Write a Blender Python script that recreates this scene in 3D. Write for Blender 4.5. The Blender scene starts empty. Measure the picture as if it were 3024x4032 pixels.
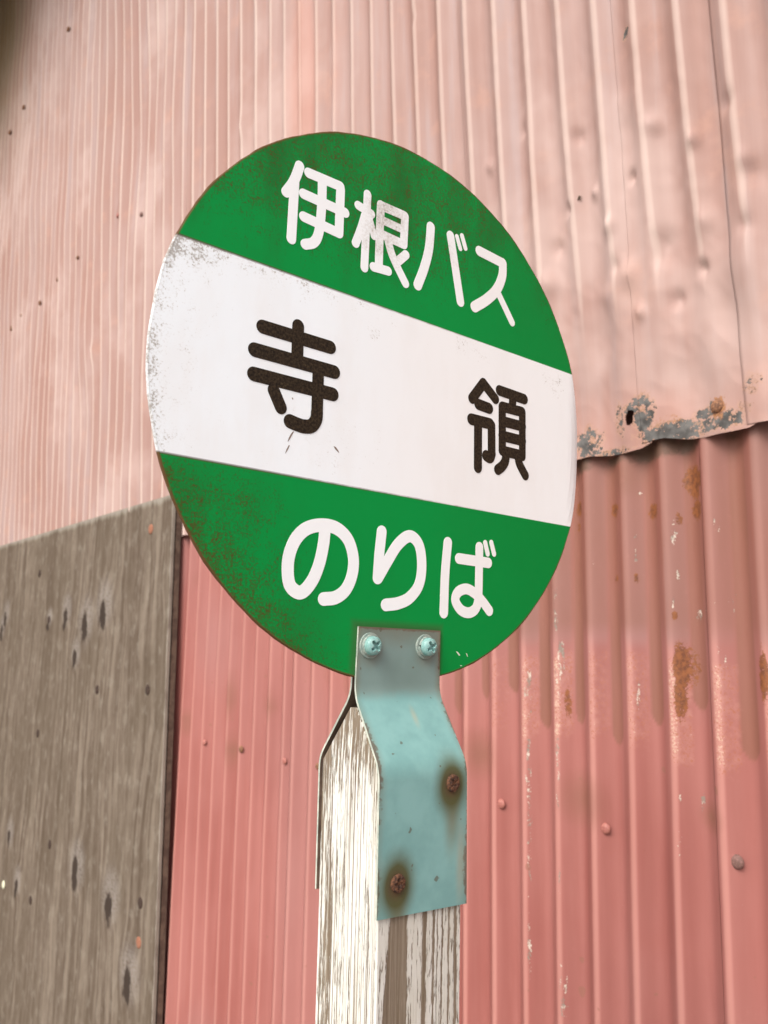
import bpy, bmesh, math, random
import numpy as np
from mathutils import Matrix, Vector
from mathutils.geometry import delaunay_2d_cdt

random.seed(7)
scene = bpy.context.scene
C = scene.collection

# ------------------------------------------------------------------ camera
EYE = np.array([0.0, 0.0, 1.5])
# rows: world x (along the wall), y (towards the wall), z (up) in camera space (x right, y down, z forward)
RCW = np.array([[0.63775489, -0.10957145, -0.76240592],
                [0.77007077, 0.11141469, 0.62815426],
                [0.01611545, -0.98771497, 0.15543304]])
cam_data = bpy.data.cameras.new('camera')
cam = bpy.data.objects.new('camera', cam_data)
C.objects.link(cam)
mw = Matrix.Identity(4)
for i in range(3):
    mw[i][0] = RCW[i][0]; mw[i][1] = -RCW[i][1]; mw[i][2] = -RCW[i][2]; mw[i][3] = EYE[i]
cam.matrix_world = mw
cam_data.sensor_fit = 'VERTICAL'
cam_data.sensor_height = 36.0
cam_data.sensor_width = 27.0
cam_data.lens = 29.107
cam_data.clip_start = 0.02
cam_data.clip_end = 500
cam_data.dof.use_dof = True
cam_data.dof.focus_distance = 0.60
cam_data.dof.aperture_fstop = 14.0
scene.camera = cam

# ------------------------------------------------------------------ light
SUN_DIR = Vector((0.20, -0.69, 0.69)).normalized()
world = bpy.data.worlds.new('World')
scene.world = world
world.use_nodes = True
wt = world.node_tree
wt.nodes.clear()
sky = wt.nodes.new('ShaderNodeTexSky')
sky.sky_type = 'NISHITA'
sky.sun_disc = False
sky.sun_elevation = math.asin(SUN_DIR.z)
sky.sun_rotation = math.atan2(SUN_DIR.x, SUN_DIR.y)
sky.air_density = 1.2
sky.dust_density = 6.0
sky.ozone_density = 1.0
hs = wt.nodes.new('ShaderNodeHueSaturation')
hs.inputs['Saturation'].default_value = 0.42          # thin even cloud: nearly white skylight
bg = wt.nodes.new('ShaderNodeBackground')
bg.inputs['Strength'].default_value = 0.15
wo = wt.nodes.new('ShaderNodeOutputWorld')
wt.links.new(sky.outputs[0], hs.inputs['Color'])
wt.links.new(hs.outputs[0], bg.inputs['Color'])
wt.links.new(bg.outputs[0], wo.inputs['Surface'])

sun_data = bpy.data.lights.new('sun', 'SUN')
sun_data.energy = 0.9
sun_data.angle = math.radians(30)
sun_data.color = (1.0, 0.985, 0.96)
sun = bpy.data.objects.new('sun', sun_data)
C.objects.link(sun)
sun.rotation_euler = SUN_DIR.to_track_quat('Z', 'Y').to_euler()
sun.location = (3, -4, 6)

vs = scene.view_settings
vs.view_transform = 'Standard'
vs.look = 'None'
vs.gamma = 1.0
vs.use_curve_mapping = False
vs.exposure = 0.80
scene.cycles.use_denoising = True
scene.cycles.max_bounces = 6

# ------------------------------------------------------------------ helpers
def at(px, py, Y):
    """the point of the plane y = Y seen at a photograph pixel, as (x, z)"""
    d = RCW @ np.array([(px - 1512) / 3260, (py - 2016) / 3260, 1.0])
    t = Y / d[1]
    return float(d[0] * t), float(d[2] * t + EYE[2])

def tag(o, label, cat, group=None):
    o['label'] = label; o['category'] = cat
    if group: o['group'] = group
    return o

def empty(name, loc=(0, 0, 0)):
    o = bpy.data.objects.new(name, None)
    o.empty_display_size = 0.1
    C.objects.link(o)
    o.location = loc
    return o

def mesh_obj(name, verts, faces, mat, parent=None, smooth=False):
    me = bpy.data.meshes.new(name)
    me.from_pydata([tuple(map(float, v)) for v in verts], [], [tuple(map(int, q)) for q in faces])
    me.update()
    if smooth:
        me.polygons.foreach_set('use_smooth', [True] * len(me.polygons))
    if mat is not None: me.materials.append(mat)
    o = bpy.data.objects.new(name, me)
    C.objects.link(o)
    if parent is not None: o.parent = parent
    return o

def bm_obj(name, bm, mat, parent=None, smooth=False):
    me = bpy.data.meshes.new(name)
    bm.to_mesh(me); bm.free()
    if smooth:
        me.polygons.foreach_set('use_smooth', [True] * len(me.polygons))
    if mat is not None: me.materials.append(mat)
    o = bpy.data.objects.new(name, me)
    C.objects.link(o)
    if parent is not None: o.parent = parent
    return o

def bevel_mod(o, w, seg=2):
    m = o.modifiers.new('bevel', 'BEVEL'); m.width = w; m.segments = seg; m.limit_method = 'ANGLE'
    return o

def box_bm(x0, x1, y0, y1, z0, z1):
    bm = bmesh.new()
    v = [bm.verts.new(p) for p in ((x0,y0,z0),(x1,y0,z0),(x1,y1,z0),(x0,y1,z0),(x0,y0,z1),(x1,y0,z1),(x1,y1,z1),(x0,y1,z1))]
    for q in ((3,2,1,0),(4,5,6,7),(0,1,5,4),(1,2,6,5),(2,3,7,6),(3,0,4,7)): bm.faces.new([v[i] for i in q])
    return bm

def vnoise(x, y, seed=0):
    """smooth value noise in [-1, 1] on numpy arrays"""
    x = np.asarray(x, float); y = np.asarray(y, float)
    xi = np.floor(x).astype(np.int64); yi = np.floor(y).astype(np.int64)
    fx = x - xi; fy = y - yi
    fx = fx * fx * (3 - 2 * fx); fy = fy * fy * (3 - 2 * fy)
    def h(a, b):
        n = (a * 374761393 + b * 668265263 + seed * 974711) & 0x7fffffff
        n = ((n ^ (n >> 13)) * 1274126177) & 0x7fffffff
        n = n ^ (n >> 16)
        return (n & 0xffff) / 32767.5 - 1
    return ((h(xi, yi) * (1 - fx) + h(xi + 1, yi) * fx) * (1 - fy) +
            (h(xi, yi + 1) * (1 - fx) + h(xi + 1, yi + 1) * fx) * fy)

def sstep(x, a, b):
    t = np.clip((np.asarray(x, float) - a) / (b - a), 0, 1)
    return t * t * (3 - 2 * t)

# ------------------------------------------------------------------ node expressions
class V:
    """a socket of a material's node tree that can be calculated with"""
    def __init__(s, nt, sock): s.nt, s.s = nt, sock
    def _m(s, op, *a, clamp=False):
        n = s.nt.nodes.new('ShaderNodeMath'); n.operation = op; n.use_clamp = clamp
        for i, q in enumerate((s,) + a):
            if isinstance(q, V): s.nt.links.new(q.s, n.inputs[i])
            else: n.inputs[i].default_value = q
        return V(s.nt, n.outputs[0])
    def __add__(s, o): return s._m('ADD', o)
    __radd__ = __add__
    def __sub__(s, o): return s._m('SUBTRACT', o)
    def __rsub__(s, o): return (s * -1.0) + o
    def __mul__(s, o): return s._m('MULTIPLY', o)
    __rmul__ = __mul__
    def __truediv__(s, o): return s._m('DIVIDE', o)
    def abs(s): return s._m('ABSOLUTE')
    def max(s, o): return s._m('MAXIMUM', o)
    def min(s, o): return s._m('MINIMUM', o)
    def pow(s, o): return s._m('POWER', o)
    def sqrt(s): return s._m('SQRT')
    def clamp(s): return s._m('ADD', 0.0, clamp=True)
    def step(s, a, b):
        if a > b: return 1.0 - s.step(b, a)
        n = s.nt.nodes.new('ShaderNodeMapRange'); n.interpolation_type = 'SMOOTHSTEP'
        s.nt.links.new(s.s, n.inputs['Value'])
        n.inputs['From Min'].default_value = a; n.inputs['From Max'].default_value = b
        return V(s.nt, n.outputs[0])

class Mat:
    def __init__(m, name):
        m.mat = bpy.data.materials.new(name); m.mat.use_nodes = True
        m.nt = m.mat.node_tree; m.nt.nodes.clear()
        m.out = m.nt.nodes.new('ShaderNodeOutputMaterial')
        m.p = m.nt.nodes.new('ShaderNodeBsdfPrincipled')
        m.nt.links.new(m.p.outputs[0], m.out.inputs['Surface'])
        tc = m.nt.nodes.new('ShaderNodeTexCoord')
        m.co = tc.outputs['Object']
        sx = m.nt.nodes.new('ShaderNodeSeparateXYZ'); m.nt.links.new(m.co, sx.inputs[0])
        m.x, m.y, m.z = (V(m.nt, sx.outputs[i]) for i in range(3))
    def attr(m, name):
        n = m.nt.nodes.new('ShaderNodeAttribute'); n.attribute_name = name
        return V(m.nt, n.outputs['Fac'])
    def vec(m, x, y, z):
        n = m.nt.nodes.new('ShaderNodeCombineXYZ')
        for i, q in enumerate((x, y, z)):
            if isinstance(q, V): m.nt.links.new(q.s, n.inputs[i])
            else: n.inputs[i].default_value = q
        return n.outputs[0]
    def noise(m, scale, detail=3, rough=0.55, sx=1, sy=1, sz=1, off=0.0, dist=0.0):
        n = m.nt.nodes.new('ShaderNodeTexNoise')
        mp = m.nt.nodes.new('ShaderNodeMapping')
        mp.inputs['Scale'].default_value = (sx, sy, sz); mp.inputs['Location'].default_value = (off, off * 1.7, off * 0.6)
        m.nt.links.new(m.co, mp.inputs[0]); m.nt.links.new(mp.outputs[0], n.inputs['Vector'])
        n.inputs['Scale'].default_value = scale; n.inputs['Detail'].default_value = detail
        n.inputs['Roughness'].default_value = rough; n.inputs['Distortion'].default_value = dist
        return V(m.nt, n.outputs[0])
    def noise_at(m, vec, scale, detail=3, rough=0.55):
        n = m.nt.nodes.new('ShaderNodeTexNoise')
        m.nt.links.new(vec, n.inputs['Vector'])
        n.inputs['Scale'].default_value = scale; n.inputs['Detail'].default_value = detail; n.inputs['Roughness'].default_value = rough
        return V(m.nt, n.outputs[0])
    def mix(m, f, a, b):
        n = m.nt.nodes.new('ShaderNodeMix'); n.data_type = 'RGBA'
        if isinstance(f, V): m.nt.links.new(f.s, n.inputs[0])
        else: n.inputs[0].default_value = f
        for i, q in ((6, a), (7, b)):
            if isinstance(q, tuple): n.inputs[i].default_value = (*q, 1)
            else: m.nt.links.new(q, n.inputs[i])
        return n.outputs[2]
    def color(m, c):
        if isinstance(c, tuple): m.p.inputs['Base Color'].default_value = (*c, 1)
        else: m.nt.links.new(c, m.p.inputs['Base Color'])
    def set(m, name, v):
        if isinstance(v, V): m.nt.links.new(v.s, m.p.inputs[name])
        else: m.p.inputs[name].default_value = v
    def bump(m, h, dist, strength=1.0):
        n = m.nt.nodes.new('ShaderNodeBump'); n.inputs['Strength'].default_value = strength; n.inputs['Distance'].default_value = dist
        m.nt.links.new(h.s, n.inputs['Height']); m.nt.links.new(n.outputs[0], m.p.inputs['Normal'])
    def blob(m, u, w, cu, cw, ru, rw, soft=1.0):
        """1 at the centre falling to 0 at an ellipse's rim"""
        a = (u - cu) / ru; b = (w - cw) / rw
        return (a * a + b * b).sqrt().step(1.0, 1.0 - soft)

# ------------------------------------------------------------------ the ground (below the picture, it lights the wall from below)
g = Mat('ground_concrete')
n1 = g.noise(3.0, 5); n2 = g.noise(60, 3)
g.color(g.mix((n1 * 0.6 + n2 * 0.4).step(0.35, 0.65), (0.20, 0.185, 0.165), (0.30, 0.285, 0.26)))
g.set('Roughness', 0.95)
ground = mesh_obj('ground', [(-200, -200, 0), (200, -200, 0), (200, 200, 0), (-200, 200, 0)], [(0, 1, 2, 3)], g.mat)
ground['kind'] = 'structure'

# ------------------------------------------------------------------ the corrugated iron wall
Y_LOW = 1.08
Y_UP0, Z_UP0, LEAN = 1.060, 1.76, 0.040           # the upper sheets lean out a little towards the top

def y_up(z): return Y_UP0 - LEAN * (z - Z_UP0)

def up_at(px, py):
    Y = Y_UP0
    for _ in range(6):
        x, z = at(px, py, Y); Y = y_up(z)
    return x, z

wall = empty('corrugated_iron_wall', (0, Y_LOW, 0))
tag(wall, 'pink painted corrugated iron wall behind the round bus stop sign', 'wall')
WOFF = np.array([0, Y_LOW, 0])

# ---- paint of the upper, sun-bleached sheets
def upper_material():
    m = Mat('faded_pink_paint')
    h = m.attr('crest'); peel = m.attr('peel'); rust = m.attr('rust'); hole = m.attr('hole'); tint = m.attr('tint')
    blot = m.noise(2.2, 4, 0.6, 1, 1, 0.45)
    streak = m.noise(26, 4, 0.6, 1, 0.0, 0.05, off=3.0)
    mid = m.noise(11, 4, 0.6, off=8)
    fine = m.noise(420, 2, off=1)
    c = m.mix((blot * 0.55 + streak * 0.45).step(0.38, 0.62), (0.288, 0.166, 0.138), (0.330, 0.222, 0.199))
    c = m.mix(streak.step(0.55, 0.72) * 0.55, c, (0.315, 0.240, 0.236))           # lilac grey chalking in runs
    c = m.mix(mid.step(0.55, 0.75) * 0.45, c, (0.415, 0.238, 0.182))               # warmer, thicker paint
    c = m.mix(m.noise(3.1, 4, 0.6, 1, 1, 0.8, off=14).step(0.46, 0.66) * 0.55, c, (0.44, 0.325, 0.295))
    c = m.mix(h.step(0.72, 1.0) * (m.x.step(-1.2, -2.2) * 0.40 + 0.45), c, (0.54, 0.425, 0.375))                  # paler crests: bleaching plus a painted highlight
    c = m.mix(tint.clamp() * 0.45, c, (0.46, 0.225, 0.175))
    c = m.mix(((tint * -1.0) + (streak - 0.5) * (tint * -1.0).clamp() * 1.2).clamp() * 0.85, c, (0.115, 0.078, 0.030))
    c = m.mix(fine.step(0.62, 0.8) * 0.10, c, (0.40, 0.25, 0.20))
    # peeling down to the grey zinc, with a cream edge of older paint
    pn = m.noise(75, 5, 0.65, off=5); pn2 = m.noise(260, 3, 0.6, off=2)
    pk = peel * 0.80 + (pn - 0.5) * 2.3 + (pn2 - 0.5) * 0.9
    c = m.mix(pk.step(0.36, 0.52) * peel.step(0.02, 0.3) * 0.35, c, (0.42, 0.25, 0.175))
    c = m.mix(((pn2 - 0.5) * 1.6 + peel * 0.5).step(0.42, 0.58) * peel.step(0.1, 0.5) * 0.6, c, (0.26, 0.15, 0.08))
    zn = m.mix(m.noise(55, 4, off=9).step(0.35, 0.65), (0.050, 0.046, 0.043), (0.118, 0.112, 0.106))
    c = m.mix(pk.step(0.70, 0.82), c, zn)
    rn = m.noise(150, 4, 0.65, off=6)
    rk = rust + (rn - 0.5) * 1.1
    c = m.mix(rk.step(0.45, 0.62), c, m.mix(rn.step(0.4, 0.6), (0.14, 0.055, 0.025), (0.30, 0.145, 0.07)))
    m.color(c)
    m.set('Roughness', 0.60 + (mid - 0.5) * 0.3)
    m.set('Specular IOR Level', 0.22)
    m.bump(pk.step(0.58, 0.68) * -0.6 + pn2 * 0.25 + rk.step(0.4, 0.7) * 0.4 * rn, 0.0007, 0.8)
    # a rusted-through hole
    hk = (hole + (m.noise(180, 3, off=4) - 0.5) * 0.5).step(0.47, 0.5)
    tr = m.nt.nodes.new('ShaderNodeBsdfTransparent')
    mx = m.nt.nodes.new('ShaderNodeMixShader')
    m.nt.links.new(hk.s, mx.inputs[0]); m.nt.links.new(m.p.outputs[0], mx.inputs[1]); m.nt.links.new(tr.outputs[0], mx.inputs[2])
    m.nt.links.new(mx.outputs[0], m.out.inputs['Surface'])
    return m.mat

# ---- paint of the lower, more recently painted sheets
def lower_material():
    m = Mat('dusty_red_pink_paint')
    h = m.attr('crest'); wear = m.attr('wear'); rust = m.attr('rust'); stain_shade = m.attr('stain_shade'); chip = m.attr('chip'); lilac = m.attr('lilac'); soot = m.attr('soot')
    blot = m.noise(3.5, 4, 0.6, 1, 1, 0.5)
    streak = m.noise(38, 3, 0.6, 1, 0.0, 0.05, off=3)
    fine = m.noise(380, 2)
    c = m.mix((blot * 0.6 + streak * 0.4).step(0.36, 0.64), (0.252, 0.083, 0.070), (0.305, 0.118, 0.102))
    c = m.mix(h.step(0.78, 1.0) * 0.50, c, (0.49, 0.235, 0.198))  # crests painted paler as a highlight along the ribs
    c = m.mix(lilac * (0.45 + blot * 0.6), c, (0.275, 0.160, 0.152))
    c = m.mix(stain_shade * (0.35 + m.noise(14, 4, 0.6, 1, 1, 0.3, off=11) * 0.7), c, (0.180, 0.078, 0.050))
    sp = m.noise(95, 4, 0.7, off=7); sp2 = m.noise(330, 2, off=8)
    wk = wear + (sp - 0.5) * 1.3
    c = m.mix(wk.step(0.10, 0.95) * 0.50, c, (0.45, 0.225, 0.185))
    c = m.mix((wear * 0.8 + (sp2 - 0.5) * 1.4 + (sp - 0.5) * 0.7).step(0.62, 0.90) * wear.step(0.05, 0.4) * 0.65, c, (0.52, 0.41, 0.31))
    c = m.mix((m.noise(300, 3, 0.65, off=13).step(0.55, 0.62)) * wear.step(0.05, 0.4) * 0.8, c, (0.30, 0.105, 0.06))
    cn = m.noise(110, 4, 0.7, 1, 1, 0.35, off=15)
    ck = chip * 0.80 + (cn - 0.5) * 2.6 + (sp2 - 0.5) * 1.3
    chipc = m.mix(m.noise(70, 3, off=16).step(0.42, 0.58), (0.20, 0.168, 0.138), (0.52, 0.45, 0.38))
    c = m.mix(ck.step(0.78, 0.95) * 0.9, c, chipc)
    rn = m.noise(130, 5, 0.7, off=6)
    rk = rust * 0.85 + (rn - 0.5) * 1.7 + (sp2 - 0.5) * 1.0
    c = m.mix(rk.step(0.42, 0.66) * 0.92, c, m.mix(rn.step(0.38, 0.62), (0.105, 0.036, 0.014), (0.215, 0.075, 0.024)))
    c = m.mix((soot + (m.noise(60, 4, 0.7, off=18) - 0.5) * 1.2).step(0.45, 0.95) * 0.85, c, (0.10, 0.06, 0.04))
    c = m.mix(fine.step(0.66, 0.8) * 0.25, c, (0.30, 0.12, 0.09))
    dots = m.noise(46, 1, 0.3, off=21)
    c = m.mix(dots.step(0.78, 0.80) * 0.6, c, (0.22, 0.10, 0.07))
    m.color(c)
    m.set('Roughness', 0.52 + (blot - 0.5) * 0.25)
    m.set('Specular IOR Level', 0.25)
    m.bump(ck.step(0.78, 0.88) * -0.8 + sp2 * 0.18 + rk.step(0.4, 0.7) * rn * 0.5, 0.0006, 0.8)
    return m.mat

M_UP = upper_material()
M_LOW = lower_material()

def ell(X, Z, c, r, soft=1.0):
    d = np.hypot((X - c[0]) / r[0], (Z - c[1]) / r[1])
    return np.clip((1.0 - d) / soft, 0, 1)

def corrugated_sheet(name, us, zs_of, mat, shape, attrs):
    """us: x at the foot; zs_of(u) -> column of z; shape(U, Z) -> X, Y; attrs(X, Z, U) -> dict"""
    U = np.repeat(np.asarray(us)[None, :], len(zs_of(us[0])), 0)
    Z = np.stack([zs_of(u) for u in us], 1)
    X, Y, crest = shape(U, Z)
    nz, nu = X.shape
    verts = np.stack([X, Y - Y_LOW, Z], -1).reshape(-1, 3)
    idx = np.arange(nz * nu).reshape(nz, nu)
    faces = np.stack([idx[:-1, :-1], idx[:-1, 1:], idx[1:, 1:], idx[1:, :-1]], -1).reshape(-1, 4)
    me = bpy.data.meshes.new(name)
    me.from_pydata(verts.tolist(), [], faces.tolist())
    me.update()
    me.polygons.foreach_set('use_smooth', np.ones(len(me.polygons), bool))
    A = {'crest': crest}; A.update(attrs(X, Z, U, crest))
    for k, v in A.items():
        a = me.attributes.new(k, 'FLOAT', 'POINT')
        a.data.foreach_set('value', np.ascontiguousarray(np.broadcast_to(v, X.shape)).astype(np.float32).ravel())
    me.materials.append(mat)
    o = bpy.data.objects.new(name, me); C.objects.link(o); o.parent = wall
    so = o.modifiers.new('thickness', 'SOLIDIFY'); so.thickness = 0.0009; so.offset = -1 
    return o

def interp(pts):
    pts = sorted(pts); xs = [p[0] for p in pts]; zs = [p[1] for p in pts]
    return lambda x: np.interp(x, xs, zs)

# ---- upper sheets -------------------------------------------------
UP_PITCH = 0.0708
UP_SHEAR = -0.022
up_edge_a = [up_at(*q) for q in ((700, 2112), (2282, 1806), (2319, 1796), (2399, 1791), (2478, 1778), (2523, 1766), (2550, 1750), (2575, 1734))]
up_edge_b = [up_at(*q) for q in ((2540, 1742), (2577, 1731), (2617, 1724), (2697, 1727), (2771, 1719), (2870, 1701), (2955, 1682), (2985, 1665))]
up_edge_c = [up_at(*q) for q in ((2935, 1672), (2955, 1668), (3024, 1661), (3300, 1610))]
ea, eb, ec = interp(up_edge_a), interp(up_edge_b), interp(up_edge_c)
xa, za = up_at(2083, 247)
UP_PHASE = xa - UP_SHEAR * (za - Z_UP0)
DENTS = [(up_at(*q[:2]), q[2], q[3]) for q in (
    (2570, 500, 0.022, -5), (2265, 545, 0.018, 4), (2050, 520, 0.016, 3), (2455, 430, 0.05, -3), (2960, 690, 0.035, 5), (2940, 640, 0.02, -5),
    (2600, 960, 0.028, 5), (2180, 980, 0.02, 4), (2770, 880, 0.025, -4), (2470, 1095, 0.03, -6), (2420, 1060, 0.02, 4), (2590, 1020, 0.03, 5),
    (2380, 1180, 0.03, -3), (2160, 1130, 0.03, -5), (2840, 1250, 0.05, 3), (2350, 1350, 0.06, 3), (2700, 1350, 0.07, -4), (2900, 1080, 0.06, -4),
    (2480, 700, 0.014, 6), (2730, 560, 0.016, -5), (2330, 760, 0.015, -5), (2860, 420, 0.02, 5), (2650, 1180, 0.02, 6), (2520, 1240, 0.018, -5), (2760, 1060, 0.016, 6), (2930, 900, 0.02, 5), (2230, 830, 0.014, 5), (2400, 900, 0.02, -5), (1040, 295, 0.02, 5), (955, 490, 0.03, -5), (1640, 75, 0.02, 3), (1920, 660, 0.018, -4), (745, 455, 0.03, 4), (460, 850, 0.025, -4), (640, 700, 0.03, 4), (380, 1400, 0.05, -5))]

def up_shape(i, flat):
    def shape(U, Z):
        dz = Z - Z_UP0
        wob = 0.010 * vnoise(U * 1.7 + 5, Z * 2.1, 3) * sstep(-U, 0.9, 2.2)
        X = U + UP_SHEAR * dz + wob * 0.4
        ph = (U - UP_PHASE) / UP_PITCH + (0.10 + 0.16 * sstep(-U, 1.5, 2.4)) * vnoise(U * 2.0, Z * 1.3, 11)
        prof = np.cos(2 * np.pi * ph)
        prof = 0.90 * prof + 0.10 * np.cos(4 * np.pi * ph)
        foot = Z - (ea(U) if i < 100 else (eb(U) if i == 100 else ec(U)))
        near = sstep(U, -1.35, -0.80)                      # beaten flat near the foot of the right-hand sheets
        amp = (0.0085 - 0.0016 * sstep(-U, 1.4, 2.4)) * (1 - near * 0.72 * (1 - sstep(foot, 0.08, 0.52)))
        amp = amp * (1 + 0.22 * vnoise(U * 3, Z * 2.3, 21))
        broad = near * (1 - sstep(foot, 0.1, 0.7)) * 0.006 * np.cos(2 * np.pi * (U - UP_PHASE) / (UP_PITCH * 2.6) + 0.6)
        und = 0.006 * vnoise(U * 2.3, Z * 1.5, 31) + 0.0028 * vnoise(U * 7, Z * 3.5, 41)
        und = und * (0.5 + 0.5 * sstep(-U, 0.8, 1.6) + 0.8 * sstep(-U, 1.7, 2.6)) + 0.004 * sstep(-U, 1.6, 2.4) * vnoise(U * 11, Z * 2.2, 43)
        small = (0.0012 * vnoise(U * 24, Z * 9, 51) + 0.0009 * np.abs(vnoise(U * 40 + Z * 22, Z * 30, 52))) * near
        lap = -0.0014 * (1 - sstep(U - flat[0], 0.0, 0.08)) if flat else 0.0
        curl = -0.006 * near * (1 - sstep(foot, 0.0, 0.05)) * vnoise(U * 14, U * 0, 61)
        Y = y_up(Z) - amp * prof - broad + und + small + lap + curl
        for (cx, cz), r, a in DENTS:
            d2 = ((X - cx) ** 2 + (Z - cz) ** 2 * 0.6) / (r * r)
            Y = Y + 0.0014 * a * np.exp(-d2 * 3.2) * (1 + 0.5 * np.sin((X - cx + 0.6 * (Z - cz)) / r * 2.2))
        return X, Y, prof * (0.45 + 0.55 * np.clip(amp / 0.006, 0, 1))
    return shape

UP_RUST = [(up_at(2825, 1605), (0.022, 0.03), 0.9), (up_at(1240, 310), (0.010, 0.05), 0.45), (up_at(1245, 430), (0.008, 0.04), 0.55),
           (up_at(3010, 400), (0.015, 0.10), 0.4), (up_at(2640, 1655), (0.05, 0.022), 0.55), (up_at(2310, 1700), (0.02, 0.03), 0.5),
           (up_at(2700, 1660), (0.03, 0.03), 0.4)]
UP_PEEL = [(up_at(2535, 1625), (0.022, 0.040), 1.15), (up_at(2440, 1650), (0.014, 0.035), 0.95), (up_at(2490, 1610), (0.022, 0.014), 1.0),
           (up_at(2310, 1745), (0.032, 0.030), 1.15), (up_at(2390, 1785), (0.05, 0.010), 1.1), (up_at(2620, 1700), (0.055, 0.020), 1.2),
           (up_at(2700, 1690), (0.06, 0.018), 1.15), (up_at(2790, 1670), (0.03, 0.015), 1.1), (up_at(2870, 1650), (0.03, 0.018), 1.1),
           (up_at(2760, 1625), (0.016, 0.012), 1.2), (up_at(2793, 1605), (0.008, 0.018), 1.15), (up_at(2965, 1520), (0.014, 0.020), 0.8),
           (up_at(2468, 118), (0.008, 0.006), 1.25), (up_at(2464, 143), (0.008, 0.007), 1.25), (up_at(2990, 1495), (0.010, 0.012), 0.7), (up_at(2930, 1600), (0.02, 0.012), 0.75)]
UP_HOLE = [(up_at(2483, 1650), (0.0085, 0.0155), 1.0), (up_at(2489, 1632), (0.008, 0.008), 1.0)]

def up_attrs(X, Z, U, crest):
    rust = np.zeros_like(X); peel = np.zeros_like(X); hole = np.zeros_like(X)
    for c, r, s in UP_RUST: rust = np.maximum(rust, s * ell(X, Z, c, (r[0] * 1.2, r[1] * 1.2)))
    for c, r, s in UP_PEEL: peel = np.maximum(peel, s * ell(X, Z, c, (r[0] * 1.3, r[1] * 1.3), 0.6))
    for c, r, s in UP_HOLE: hole = np.maximum(hole, ell(X, Z, c, (r[0] * 1.5, r[1] * 1.5)))
    tint = 0.9 * sstep(ell(X, Z, up_at(1190, 320), (0.09, 0.4)), 0, 0.6) + 0.7 * ell(X, Z, up_at(1320, 300), (0.03, 0.25)) \
        + 0.8 * ell(X, Z, up_at(2400, 1720), (0.14, 0.09)) + 0.6 * ell(X, Z, up_at(2990, 1580), (0.06, 0.1)) + 0.5 * ell(X, Z, up_at(2660, 1610), (0.08, 0.05))
    tint = tint - 1.2 * sstep(-X, 3.55, 4.60) * sstep(Z, 3.5, 4.75)                # brown eave shade painted into the far top corner
    return dict(rust=rust, peel=peel, hole=hole, tint=tint)

def zcol(foot, top, n, p=1.7):
    t = np.linspace(0, 1, n) ** p
    return foot + (top - foot) * t

upper_sheets = []
bounds = [-5.4, -4.35, -3.55, -2.85, -2.18, -1.55, -1.02]
last_a = max(p[0] for p in up_edge_a) - 0.004
bounds.append(last_a)
for i in range(len(bounds) - 1):
    a, b = bounds[i], bounds[i + 1]
    b2 = b + (0.012 if i < len(bounds) - 2 else 0.0)
    n = int((b2 - a) / UP_PITCH * (16 if a > -2.6 else 12)) + 2
    if a > -1.2: n = int((b2 - a) / 0.0025)
    us = np.linspace(a, b2, n)
    top = 5.9 if a < -2.9 else (4.4 if a < -1.6 else 3.2)
    top = 5.31
    rows = 150 if a > -1.7 else 110
    if a > -1.2: rows = 420
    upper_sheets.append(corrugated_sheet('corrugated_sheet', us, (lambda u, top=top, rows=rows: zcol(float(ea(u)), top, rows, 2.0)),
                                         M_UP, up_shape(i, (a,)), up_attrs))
xb0, xb1 = up_at(2556, 1660)[0] - 0.012, up_at(2968, 1600)[0]
us = np.linspace(xb0, xb1 + 0.006, 90)
upper_sheets.append(corrugated_sheet('corrugated_sheet', us, lambda u: zcol(float(eb(u)), 5.31, 420, 2.2), M_UP, up_shape(100, (xb0,)), up_attrs))
us = np.linspace(xb1 - 0.01, 0.9, 260)
upper_sheets.append(corrugated_sheet('corrugated_sheet', us, lambda u: zcol(float(ec(u)), 5.31, 320, 2.2), M_UP, up_shape(101, (xb1 - 0.01,)), up_attrs))

# ---- lower sheets -------------------------------------------------
lap1 = at(1150, 2800, Y_LOW)[0]
lap2 = at(2800, 2400, Y_LOW)[0]
Z_LTOP = 2.05
z_band0 = at(2500, 2570, Y_LOW)[1]; z_band1 = at(2500, 2955, Y_LOW)[1]
LOW_RUST = [(at(2100 + a / 1.7955, 1800 + b / 1.7955, Y_LOW), (ra / 1.7955 / 2650, rb / 1.7955 / 2650), s) for a, b, ra, rb, s in (
    (1125, 160, 105, 125, 1.0), (1135, 240, 70, 60, 0.9), (1150, 370, 62, 85, 0.95), (840, 380, 65, 70, 0.9), (570, 370, 55, 75, 0.85), (318, 365, 50, 75, 0.9), (305, 495, 30, 40, 0.8),
    (1060, 1480, 62, 190, 1.0), (1055, 1700, 48, 200, 0.85), (1100, 1480, 110, 160, 0.55), (1655, 1550, 45, 200, 0.9), (575, 860, 24, 26, 1.1), (1020, 1120, 22, 36, 1.0), (740, 860, 20, 46, 0.9),
    (250, 1750, 28, 150, 0.7), (1030, 440, 26, 60, 0.8))]
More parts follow.
